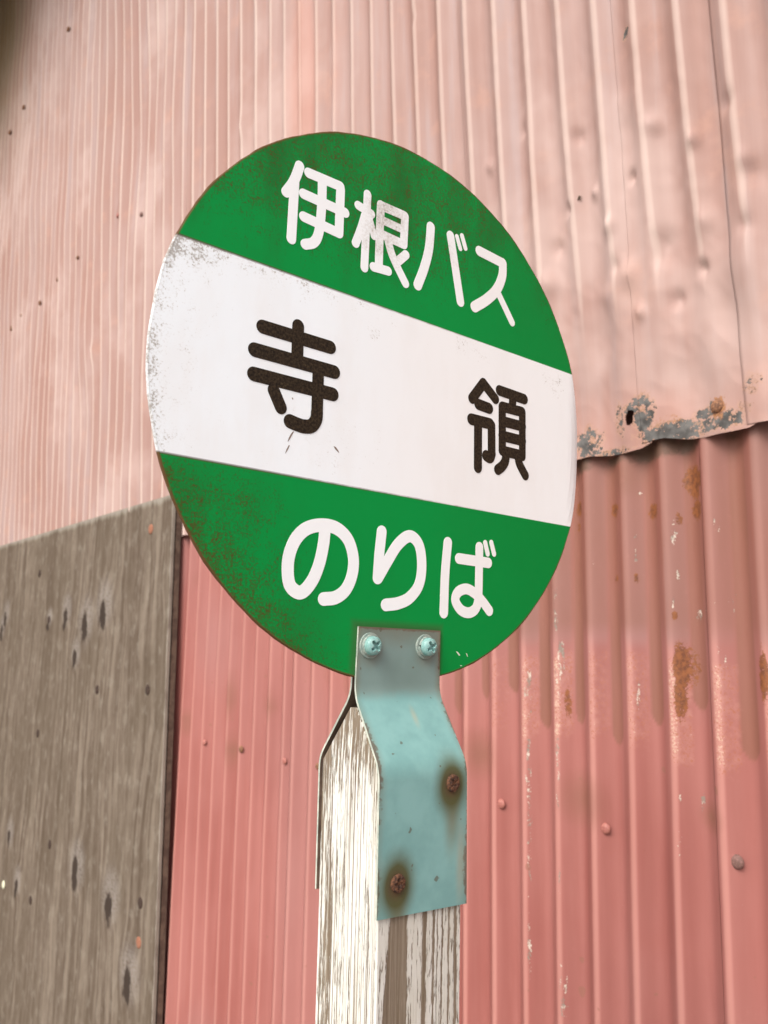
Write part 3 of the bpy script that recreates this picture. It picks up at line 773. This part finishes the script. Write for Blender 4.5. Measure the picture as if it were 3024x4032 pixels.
# lettering, stroke by stroke in millimetres on the plate: (width, curved, points)
GLYPHS = [
 [(7.4,1,[(-104.8,146.7),(-106.8,139.3),(-109.7,131.6),(-114.1,123.8)]), (7.4,0,[(-108.0,133.5),(-107.7,92.6)]), (7.4,0,[(-97.3,144.6),(-70.6,145.3),(-70.1,143.2),(-69.5,110.5)]), (7.4,0,[(-100.4,127.9),(-65.2,127.3)]), (7.4,0,[(-99.1,111.7),(-69.5,110.3)]), (7.4,1,[(-85.9,144.8),(-85.2,128.8),(-85.5,112.0),(-86.9,102.0),(-90.3,95.9),(-96.6,92.5)])],
 [(6.8,0,[(-46.3,148.6),(-45.9,92.2)]), (6.8,0,[(-54.0,137.0),(-42.0,135.0)]), (6.8,1,[(-47.7,131.3),(-50.5,120.4),(-54.7,107.9)]), (6,0,[(-44.0,132.1),(-38.7,119.0)]), (7.2,0,[(-33.7,145.1),(-33.6,123.4),(-33.0,97.1)]), (7.4,0,[(-33.7,144.7),(-11.3,145.0)]), (7.2,0,[(-10.5,145.0),(-10.6,122.3)]), (6.4,0,[(-32.9,133.9),(-10.7,133.6)]), (7.2,0,[(-32.3,122.8),(-10.6,122.2)]), (7,1,[(-25.3,119.3),(-21.6,111.1),(-15.9,102.9),(-7.3,92.4)]), (7,0,[(-8.1,114.9),(-16.1,106.4)]), (7,0,[(-37.8,95.5),(-24.2,96.7)])],
 [(8.2,1,[(15.6,145.7),(14.5,127.3),(10.4,110.3),(4.7,94.8)]), (8,0,[(36.4,145.8),(49.4,94.8)]), (4,0,[(43.3,147.6),(47.4,138.7)]), (4.3,0,[(48.8,150.1),(52.9,141.0)])],
 [(8.6,0,[(68.6,143.9),(95.8,142.6)]), (9,1,[(96.2,142.5),(95.8,131.1),(89.7,117.5),(78.5,105.6),(65.0,95.2)]), (6.6,0,[(91.9,114.4),(108.8,94.4)])],
 [(9.4,0,[(-124.8,26.0),(-71.4,26.0)]), (9.3,0,[(-98.1,33.9),(-97.3,10.5)]), (9.6,0,[(-129.5,9.3),(-66.9,9.4)]), (9.6,0,[(-128.9,-6.7),(-67.2,-6.5)]), (9.3,0,[(-80.1,9.4),(-79.2,-21.4)]), (9.6,1,[(-79.2,-21.4),(-79.6,-26.8),(-82.9,-31.7),(-88.9,-33.3),(-94.6,-32.9),(-99.9,-32.0)]), (9,0,[(-113.6,-14.0),(-107.4,-24.3)])],
 [(8.8,0,[(77.2,34.7),(65.3,19.6)]), (8.6,0,[(77.2,34.7),(91.2,24.8)]), (9.2,0,[(72.3,16.3),(84.3,15.5)]), (9.4,0,[(65.2,2.7),(85.8,3.1)]), (8.6,0,[(87.5,2.3),(88.5,-20.6)]), (9.2,1,[(88.5,-20.6),(86.7,-24.4),(82.5,-23.6)]), (8.8,0,[(72.5,0.4),(73.6,-34.6)]), (9,0,[(95.9,32.9),(125.4,32.1)]), (8.6,0,[(111.6,30.4),(111.4,24.1)]), (8.4,0,[(99.4,20.0),(100.6,-16.4)]), (8,0,[(123.4,20.4),(124.5,-16.9)]), (8.8,0,[(99.8,20.1),(123.0,20.6)]), (8.8,0,[(99.8,8.1),(123.8,8.4)]), (9,0,[(100.2,-4.0),(124.1,-3.8)]), (8.8,0,[(101.0,-16.3),(124.1,-16.2)]), (8.8,1,[(105.0,-20.7),(104.0,-24.9),(100.8,-29.1),(96.1,-32.6)]), (8.6,1,[(119.6,-19.7),(121.7,-24.5),(128.5,-32.1)])],
 [(9,1,[(-67.5,-98.0),(-68.1,-109.8),(-70.8,-123.6),(-76.0,-135.5),(-83.7,-142.8),(-91.7,-139.5),(-94.5,-130.4),(-94.1,-119.1),(-89.7,-108.3),(-81.6,-100.6),(-69.7,-97.1),(-57.7,-98.1),(-47.9,-104.9),(-42.9,-116.7),(-43.3,-128.1),(-47.9,-138.3),(-55.9,-144.2),(-65.6,-145.9)])],
 [(8.6,0,[(-19.3,-95.7),(-20.6,-112.0),(-21.1,-128.6)]), (8.8,1,[(-20.8,-128.3),(-13.2,-116.3),(-3.9,-103.1),(6.7,-96.1),(15.7,-101.6),(19.1,-115.7),(17.2,-130.1),(8.9,-140.1),(-1.6,-144.8),(-12.8,-146.7)])],
 [(8.4,1,[(44.2,-96.8),(42.5,-120.1),(42.4,-149.2)]), (8.2,0,[(56.2,-107.7),(87.7,-108.2)]), (8.2,0,[(77.6,-96.9),(78.1,-129.5)]), (8.2,1,[(78.1,-129.5),(77.7,-138.5),(75.0,-144.7),(68.1,-147.9),(59.6,-146.1),(53.8,-139.4),(56.5,-133.0),(65.1,-130.1),(74.5,-133.1),(83.4,-139.2),(90.2,-145.2)]), (4.4,0,[(83.8,-92.8),(86.9,-101.2)]), (4.4,0,[(90.6,-92.0),(94.0,-100.6)])]]

def catmull(p, n=9):
    P = [np.array(q, float) for q in p]
    P = [2 * P[0] - P[1]] + P + [2 * P[-1] - P[-2]]
    out = []
    for i in range(1, len(P) - 2):
        for k in range(n):
            t = k / n
            a, b, c, d = P[i - 1:i + 3]
            out.append(0.5 * ((2 * b) + (c - a) * t + (2 * a - 5 * b + 4 * c - d) * t * t + (-a + 3 * b - 3 * c + d) * t ** 3))
    out.append(P[-2])
    return out

def glyph_mesh(strokes, mat):
    V2 = []; F2 = []
    rnd = random.Random(len(strokes) * 7 + 1)
    for w, curved, pts in strokes:
        path = catmull(pts) if curved else [np.array(q, float) for q in pts]
        h = w / 2
        for a, b in zip(path[:-1], path[1:]):
            d = b - a; ang = math.atan2(d[1], d[0])
            poly = []
            for k in range(11):
                t = ang + math.pi / 2 + math.pi * k / 10
                poly.append((a[0] + h * math.cos(t), a[1] + h * math.sin(t)))
            for k in range(11):
                t = ang - math.pi / 2 + math.pi * k / 10
                poly.append((b[0] + h * math.cos(t), b[1] + h * math.sin(t)))
            i0 = len(V2)
            V2 += [Vector((px + 1e-4 * rnd.random(), py + 1e-4 * rnd.random())) for px, py in poly]
            F2.append(list(range(i0, i0 + len(poly))))
    vo, eo, fo, _, _, of = delaunay_2d_cdt(V2, [], F2, 1, 1e-5)
    fo = [f_ for f_, o_ in zip(fo, of) if len(o_)]                 # keep the counters of the characters open
    verts = [(v.x / 1000, -0.00022, v.y / 1000 + H0) for v in vo]
    o = mesh_obj('character', verts, fo, mat, plate)
    me = o.data
    bm = bmesh.new(); bm.from_mesh(me)
    bmesh.ops.recalc_face_normals(bm, faces=bm.faces)
    bm.normal_update()
    if sum(f.normal.y * f.calc_area() for f in bm.faces) > 0:
        bmesh.ops.reverse_faces(bm, faces=bm.faces)
    ext = bmesh.ops.extrude_face_region(bm, geom=list(bm.faces))
    bmesh.ops.translate(bm, verts=[g_ for g_ in ext['geom'] if isinstance(g_, bmesh.types.BMVert)], vec=(0, 0.00017, 0))
    bmesh.ops.recalc_face_normals(bm, faces=bm.faces)
    bm.to_mesh(me); bm.free()
    return o
for i, gl in enumerate(GLYPHS):
    glyph_mesh(gl, M_BLACK if i in (4, 5) else M_WHITE)

# cracks in the enamel and small scratches
M_CRACK = simple_mat('rusty_crack', (0.16, 0.10, 0.075), 0.9, (0.26, 0.20, 0.17)).mat
M_SCR = simple_mat('bare_scratch', (0.62, 0.68, 0.55), 0.6).mat
CRK = [([(-96.2, -38.1), (-97.3, -40.1), (-99.1, -43.8), (-100.4, -45.8), (-100.7, -45.7), (-100.0, -43.2), (-98.5, -40.1), (-97.1, -38.3)], 0), ([(-98.8, -47.9), (-100.0, -50.9), (-101.8, -54.0), (-102.0, -53.8), (-101.2, -51.1), (-99.7, -48.0)], 0), ([(-64.3, -42.1), (-62.3, -42.6), (-60.3, -44.4), (-59.1, -46.3), (-60.6, -45.5), (-62.9, -44.0)], 0), ([(-99.8, -16.0), (-98.8, -15.7), (-98.3, -16.8), (-98.9, -17.1)], 0), ([(56.0, -177.2), (57.7, -177.3), (60.5, -179.7), (59.4, -180.3)], 1), ([(66.4, -178.3), (67.4, -178.4), (68.6, -180.8), (67.8, -180.6)], 1), ([(60.8, -187.2), (62.8, -187.4), (62.6, -187.8), (60.8, -187.7)], 1)]
def flake(pts, mat, name):
    verts = [(a / 1000, -0.00012, b / 1000 + H0) for a, b in pts]
    o = mesh_obj(name, verts, [tuple(reversed(range(len(verts))))], mat, plate)
for pts, kind in CRK:
    flake(pts, M_CRACK if kind == 0 else M_SCR, 'crack' if kind == 0 else 'scratch')

# ---- brackets: bent strips either side of the plate
SCREWS = [(0.0242, -0.2640), (-0.0209, -0.3217)]
BOLTS = [(-0.0268, -0.1751), (0.0234, -0.1745)]
def bracket_material():
    m = Mat('turquoise_bracket_paint')
    x = m.x; z = m.z - H0; y = m.y
    n1 = m.noise(35, 4, 0.6); n2 = m.noise(260, 4, 0.65, off=2); n3 = m.noise(12, 3, off=6)
    c = m.mix(n1.step(0.35, 0.65), (0.155, 0.315, 0.305), (0.192, 0.370, 0.358))
    up = (z + (n1 - 0.5) * 0.014).step(-0.2135, -0.2045)
    c = m.mix(up * 0.72, c, m.mix(n3.step(0.3, 0.7), (0.140, 0.172, 0.147), (0.190, 0.240, 0.222)))
    c = m.mix((z + (n1 - 0.5) * 0.02).step(-0.180, -0.163) * 0.6, c, (0.14, 0.135, 0.095))
    ed = (x - 0.0005).abs() + (n1 - 0.5) * 0.008
    c = m.mix(ed.step(0.0315, 0.0385) * (0.35 + up * 0.35), c, (0.17, 0.155, 0.105))
    c = m.mix((ed + (n2 - 0.5) * 0.010 + (n1 - 0.5) * 0.004).step(0.0365, 0.0390) * 0.75, c, (0.10, 0.055, 0.03))
    c = m.mix((z + (n2 - 0.5) * 0.004).step(-0.1645, -0.1632) * 0.7, c, (0.12, 0.07, 0.04))
    for sx, sz in SCREWS:
        d = m.blob(x, z + (n1 - 0.5) * 0.004, sx - 0.0005, sz - 0.0015, 0.0205, 0.0280, 0.85)
        run = m.blob(x, z, sx + 0.001, sz - 0.022, 0.011, 0.036, 1.0)
        c = m.mix(run * 0.7, c, (0.16, 0.15, 0.085))
        c = m.mix((d * 1.35).clamp() * 0.95, c, (0.064, 0.064, 0.018))
        c = m.mix(m.blob(x, z, sx - 0.001, sz - 0.001, 0.0105, 0.012, 0.7) * 0.8, c, (0.075, 0.040, 0.018))
    for sx, sz in BOLTS:
        c = m.mix(m.blob(x, z, sx + 0.001, sz - 0.002, 0.015, 0.0165, 0.6) * 0.5 , c, (0.15, 0.15, 0.115))
    c = m.mix(m.blob(x, z, 0.0335, -0.315, 0.006, 0.04) * 0.6, c, (0.28, 0.27, 0.20))
    c = m.mix(m.blob(x, z, 0.007, -0.222, 0.004, 0.010) * 0.6, c, (0.33, 0.34, 0.25))
    dots = m.noise(190, 1, 0.3, off=12)
    c = m.mix(dots.step(0.77, 0.80) * 0.7, c, (0.09, 0.075, 0.045))
    c = m.mix(y.step(0.0021, 0.0024) * 0.0, c, (0.1, 0.08, 0.05))
    m.color(c)
    m.set('Roughness', 0.42 + n1 * 0.2); m.set('Specular IOR Level', 0.4)
    m.bump(n2 * 0.4 + n1 * 0.5, 0.00025, 0.6)
    return m.mat
M_BRK = bracket_material()
M_BRKIN = simple_mat('rusty_bracket_inside', (0.075, 0.045, 0.03), 0.85, (0.13, 0.085, 0.06), 60).mat
M_BRKRIM = simple_mat('pale_cut_edge', (0.30, 0.34, 0.29), 0.6, (0.46, 0.48, 0.41), 120).mat
T_B = 0.0016
def bend_profile(pts, r=0.008, n=6):
    out = [np.array(pts[0], float)]
    for i in range(1, len(pts) - 1):
        a, b, c = (np.array(q, float) for q in pts[i - 1:i + 2])
        u = (a - b) / np.linalg.norm(a - b); w = (c - b) / np.linalg.norm(c - b)
        p0, p2 = b + u * r, b + w * r
        for k in range(n + 1):
            t = k / n
            out.append((1 - t) ** 2 * p0 + 2 * t * (1 - t) * b + t * t * p2)
    out.append(np.array(pts[-1], float))
    return out
def bracket(name, sign, bottoms, label):
    # sign -1: the viewer's side; the profile is the outer face, in (y, z)
    y_in = 0.0 if sign < 0 else 0.0022
    prof = bend_profile([(y_in + sign * (T_B + 0.0003), -0.1625), (y_in + sign * (T_B + 0.0003), -0.2078), (y_in * 0 + sign * 0.0340, -0.2520), (sign * 0.0340, -0.3430)])
    zs = [p[1] for p in prof]
    left = lambda z: np.interp(-z, [0.1625, 0.2078, 0.252, 0.343], [-0.0368, -0.0370, -0.0390, -0.0364])
    right = lambda z: np.interp(-z, [0.1625, 0.2078, 0.252, 0.343], [0.0381, 0.0390, 0.0374, 0.0406])
    # normals of the profile
    nor = []
    for i in range(len(prof)):
        d = prof[min(i + 1, len(prof) - 1)] - prof[max(i - 1, 0)]; d /= np.linalg.norm(d)
        nn = np.array([d[1], -d[0]]);
        if nn[0] * sign < 0: nn = -nn
        nor.append(nn)
    NX = 8
    bm = bmesh.new(); grid = {}
    for side in (0, 1):
        for i, (p, nn) in enumerate(zip(prof, nor)):
            q = p - nn * T_B * side
            for j in range(NX + 1):
                t = j / NX
                x0, x1 = float(left(p[1])), float(right(p[1]))
                zz = q[1]
                if i == len(prof) - 1: zz = bottoms[0] + (bottoms[1] - bottoms[0]) * t
                grid[side, i, j] = bm.verts.new((x0 + (x1 - x0) * t, q[0], zz + H0))
    n = len(prof)
    inner = []
    for side in (0, 1):
        for i in range(n - 1):
            for j in range(NX):
                f = bm.faces.new((grid[side, i, j], grid[side, i, j + 1], grid[side, i + 1, j + 1], grid[side, i + 1, j]))
                f.smooth = True
                if side: inner.append(f)
    rim = []
    for i in range(n - 1):
        for j in (0, NX): rim.append(bm.faces.new((grid[0, i, j], grid[1, i, j], grid[1, i + 1, j], grid[0, i + 1, j])))
    for j in range(NX):
        for i in (0, n - 1): bm.faces.new((grid[0, i, j], grid[0, i, j + 1], grid[1, i, j + 1], grid[1, i, j]))
    bmesh.ops.recalc_face_normals(bm, faces=bm.faces)
    for f in inner: f.material_index = 1
    for f in rim: f.material_index = 2
    o = bm_obj(name, bm, M_BRK, stop)
    o.data.materials.append(M_BRKIN); o.data.materials.append(M_BRKRIM)
    o.data.set_sharp_from_angle(angle=math.radians(40))
    o['label'] = label
    return o
front = bracket('bracket', -1, (-0.3414, -0.3432), 'turquoise bracket strip with rusty screws on the near side')
back = bracket('bracket', 1, (-0.3395, -0.3395), 'turquoise bracket strip on the far side of the post')

# ---- bolts with cross recesses
def cross_head(r, h, mat, name, parent, loc, ang, rec=0.5, depth=0.0024, lump=0.0, flat=0.35):
    bm = bmesh.new(); NA, NR = 72, 22
    prev = None
    rnd = random.Random(int(abs(loc[0]) * 1e5))
    ca, sa = math.cos(ang), math.sin(ang)
    def height(x, z):
        q = min(1.0, math.hypot(x, z) / r)
        y = h * (flat + (1 - flat) * math.sqrt(max(0.0, 1 - q ** 2.6))) if q < 0.999 else h * flat * 0.55
        u, w = x * ca + z * sa, -x * sa + z * ca
        au, aw = abs(u) / r, abs(w) / r
        arm = min(max((rec - au) / 0.08, 0), 1) * min(max((0.155 + 0.08 * (1 - au / rec) - aw) / 0.06, 0), 1)
        arm2 = min(max((rec - aw) / 0.08, 0), 1) * min(max((0.155 + 0.08 * (1 - aw / rec) - au) / 0.06, 0), 1)
        y -= depth * max(arm, arm2) * (1 - 0.35 * q)
        return y + lump * float(vnoise(x * 900 + loc[0] * 999, z * 900, 5))
    centre = bm.verts.new((0, -height(0, 0), 0))
    for i in range(1, NR + 1):
        q = i / NR
        ring = []
        for k in range(NA):
            a = 2 * math.pi * k / NA
            rad = r * q * (1 + (lump * 60 * math.sin(3 * a + loc[2] * 50)))
            x, z = rad * math.cos(a), rad * math.sin(a)
            ring.append(bm.verts.new((x, -height(x if q < 1 else x * 1.01, z if q < 1 else z * 1.01), z)))
        if prev is None:
            for k in range(NA): bm.faces.new((centre, ring[k], ring[(k + 1) % NA]))
        else:
            for k in range(NA): bm.faces.new((prev[k], ring[k], ring[(k + 1) % NA], prev[(k + 1) % NA]))
        prev = ring
    base = [bm.verts.new((v.co.x, 0.0, v.co.z)) for v in prev]
    for k in range(NA): bm.faces.new((prev[k], base[k], base[(k + 1) % NA], prev[(k + 1) % NA]))
    bmesh.ops.recalc_face_normals(bm, faces=bm.faces)
    o = bm_obj(name, bm, mat, parent, smooth=True)
    o.data.set_sharp_from_angle(angle=math.radians(50))
    o.location = loc
    return o
def washer(r0, r1, t, mat, parent, loc, gap=0.0, rise=0.0):
    bm = bmesh.new(); N = 60; rings = []
    rng = range(N + 1) if gap else range(N)
    for k in rng:
        a = math.radians(175) + gap / 2 + (2 * math.pi - gap) * k / N
        o_ = -rise * k / N
        rings.append([bm.verts.new((rad * math.cos(a), yy + o_, rad * math.sin(a))) for rad, yy in ((r0, 0), (r1, 0), (r1, -t * 0.8), (r1 - 0.0003, -t), (r0, -t))])
    M_ = len(rings[0])
    for k in range(len(rings) - (1 if gap else 0)):
        A, B = rings[k], rings[(k + 1) % len(rings)]
        for j in range(M_): bm.faces.new((A[j], A[(j + 1) % M_], B[(j + 1) % M_], B[j]))
    if gap:
        bm.faces.new(rings[0]); bm.faces.new(list(reversed(rings[-1])))
    bmesh.ops.recalc_face_normals(bm, faces=bm.faces)
    o = bm_obj('washer', bm, mat, parent)
    o.location = loc
    return o
bolt_m = Mat('turquoise_bolt_paint')
bn = bolt_m.noise(400, 4, 0.6)
bolt_m.color(bolt_m.mix(bn.step(0.4, 0.7), (0.18, 0.35, 0.33), (0.26, 0.41, 0.38))); bolt_m.set('Roughness', 0.38)
M_BOLT = bolt_m.mat
M_WASH = simple_mat('dull_painted_washer', (0.20, 0.27, 0.245), 0.5, (0.30, 0.34, 0.30), 300).mat
y_face = -(T_B + 0.0003)
for (bx_, bz_), ang, gap in zip(BOLTS, (0.75, 0.55), (0.0, 0.16)):
    washer(0.003, 0.0088, 0.0011, M_WASH, front, (bx_, y_face, bz_ + H0))
    washer(0.003, 0.0072, 0.0016, M_WASH, front, (bx_, y_face - 0.0011, bz_ + H0), gap=gap, rise=0.0006 if gap else 0)
    cross_head(0.0065, 0.0052, M_BOLT, 'bolt', front, (bx_, y_face - (0.0032 if gap else 0.0027), bz_ + H0), ang, rec=0.66, depth=0.0034)
M_SCREW = simple_mat('rusted_screw_head', (0.038, 0.017, 0.010), 0.9, (0.115, 0.046, 0.020), 420).mat
for (bx_, bz_), ang in zip(SCREWS, (0.6, 0.05)):
    cross_head(0.0056, 0.0022, M_SCREW, 'screw', front, (bx_, -0.0340, bz_ + H0), ang, rec=0.6, depth=0.0012, lump=0.0004, flat=0.5)

# ---- the post
def post_material():
    m = Mat('peeling_white_painted_wood')
    x = m.x - (m.z * -1.0 + (H0 - 0.254)) * 0.0275; y = m.y; z = m.z - H0
    wood_g = m.noise_at(m.vec(x * 560, y * 560, z * 7), 1.0, 4, 0.65)
    fine = m.noise_at(m.vec(x * 900, y * 900, z * 70), 1.0, 3, 0.6)
    chunk = m.noise_at(m.vec(x * 520, y * 520, z * 85), 1.0, 4, 0.7)
    broad = m.noise_at(m.vec(x * 60, y * 60, z * 9), 1.0, 3, 0.6)
    wood = m.mix(wood_g.step(0.35, 0.68), (0.150, 0.112, 0.078), (0.26, 0.21, 0.158))
    wood = m.mix(fine.step(0.55, 0.75) * 0.4, wood, (0.38, 0.32, 0.25))
    wood = m.mix(broad.step(0.5, 0.75) * 0.35, wood, (0.17, 0.14, 0.075))
    # front face: bare strips where the paint has come off along the grain
    bands = None
    xw = x + (chunk - 0.5) * 0.0040 + (broad - 0.5) * 0.003 + (fine - 0.5) * 0.0012
    lean = (z + 0.343) * -0.055
    for c0, c1, k in ((-0.0262, -0.0118, 1.0), (0.0006, 0.0044, 0.15), (0.0091, 0.0112, 0.1), (0.0172, 0.0186, 0.05), (0.0232, 0.0246, 0.0), (0.0285, 0.0312, 0.0), (0.0132, 0.0139, 0.0), (0.0345, 0.0352, 0.0)):
        l_ = xw + lean * (-1.0) * k if k else xw
        left_edge = (xw + (z + 0.343) * (-0.30 * k * 0.22) - c0).step(-0.0005, 0.0005) if False else None
        e0 = (xw - (c0 + 0.0)) + (z + 0.343).min(0.0) * (-0.10 if k == 1.0 else 0.0)
        b = e0.step(-0.0004, 0.0004) * (xw - c1).step(0.0004, -0.0004)
        bands = b if bands is None else bands.max(b)
    is_front = y.step(-0.0300, -0.0312)
    is_left = 1.0 - is_front
    pf = 1.0 - bands
    pf = pf * ((chunk - 0.5) * 1.7 + (wood_g - 0.5) * 1.0 + 0.5 - (fine - 0.5) * 1.0).step(0.18, 0.38)
    lw = (chunk * 0.5 + wood_g * 0.7 + fine * 0.30)
    topbare = z.step(-0.290, -0.215) * 0.12 + (y.step(0.004, 0.03)) * 0.07 + (broad - 0.5) * 0.35 - y.step(0.006, -0.02) * 0.035
    plf = (lw - topbare).step(0.650, 0.735)
    streak2 = m.noise_at(m.vec(x * 700, y * 700, z * 3.0), 1.0, 2, 0.5)
    plf = plf * (streak2.step(0.38, 0.46) * 0.85 + 0.15)
    paint = (is_front * pf).max(is_left * plf)
    pc = m.mix(broad.step(0.35, 0.7), (0.60, 0.585, 0.54), (0.51, 0.485, 0.42))
    pc = m.mix((fine * 0.5 + chunk * 0.5).step(0.52, 0.70) * 0.35, pc, (0.55, 0.50, 0.42))
    m.color(m.mix(paint, wood, pc))
    m.set('Roughness', 0.85); m.set('Specular IOR Level', 0.2)
    m.bump(paint * 0.8 + wood_g * 0.5 + fine * 0.15, 0.0006, 0.9)
    return m.mat
M_POST = post_material()
def build_post():
    bm = bmesh.new()
    rnd = random.Random(9)
    levels = list(np.linspace(-H0, -0.43, 30)) + list(np.linspace(-0.425, -0.254, 60)) + [-0.245, -0.236, -0.226, -0.2165]
    rings = []
    ch = 0.0012
    for z in levels:
        hy = 0.0321 if z <= -0.2535 else 0.0321 + (0.0035 - 0.0321) * (z + 0.2535) / (0.0370)
        sh = 0.0275 * (-0.254 - z) if z < -0.254 else 0.0
        x0, x1 = -0.0372 + sh, 0.0352 + sh
        j = lambda: 0.00035 * float(vnoise(z * 14, len(rings) * 0 + 1.5, 3))
        c = min(ch, hy * 0.3)
        P8 = [(x0 + c, -hy), (x1 - c, -hy), (x1, -hy + c), (x1, hy - c), (x1 - c, hy), (x0 + c, hy), (x0, hy - c), (x0, -hy + c)]
        rings.append([bm.verts.new((px + j(), py + (j() if z < -0.345 else 0), z + H0)) for px, py in P8])
    for a, b in zip(rings[:-1], rings[1:]):
        for k in range(8): bm.faces.new((a[k], a[(k + 1) % 8], b[(k + 1) % 8], b[k]))
    bm.faces.new(rings[-1]); bm.faces.new(list(reversed(rings[0])))
    bmesh.ops.recalc_face_normals(bm, faces=bm.faces)
    o = bm_obj('post', bm, M_POST, stop)
    return o
build_post()

# ------------------------------------------------------------------ a small spider on the upper sheets
sp_s, sp_p, sp_n, _ = on_wall(2284, 782)
M_SPIDER = simple_mat('brown_spider_skin', (0.05, 0.03, 0.018), 0.7, (0.11, 0.07, 0.04), 900).mat
spider = empty('spider', Vector(sp_p) + Vector((0, Y_LOW, 0)))
tag(spider, 'tiny dark spider sitting on the pink wall to the right of the sign', 'spider')
bm = bmesh.new()
for cz, r, sq in ((0.0022, 0.0020, 1.25), (-0.0010, 0.0013, 1.1)):
    bmesh.ops.create_uvsphere(bm, u_segments=12, v_segments=8, radius=r, matrix=Matrix.Translation((0, -0.0021, cz)) @ Matrix.Diagonal((1, 0.8, sq, 1)))
bm_obj('body', bm, M_SPIDER, spider, smooth=True)
for k in range(8):
    sd = -1 if k % 2 else 1
    a = (0.9, 0.35, -0.25, -0.85)[k // 2]
    pts = [Vector((0, -0.0020, -0.0006)), Vector((sd * 0.0026 * math.cos(a), -0.0036, -0.0006 - 0.0026 * math.sin(a))), Vector((sd * 0.0052 * math.cos(a), -0.0003, -0.0006 - 0.0055 * math.sin(a)))]
    bm = bmesh.new()
    for p, q in zip(pts[:-1], pts[1:]):
        d = (q - p); mt = Matrix.Translation((p + q) / 2) @ d.to_track_quat('Z', 'Y').to_matrix().to_4x4()
        bmesh.ops.create_cone(bm, cap_ends=True, segments=6, radius1=0.0003, radius2=0.00022, depth=d.length * 1.05, matrix=mt)
    bm_obj('leg', bm, M_SPIDER, spider)
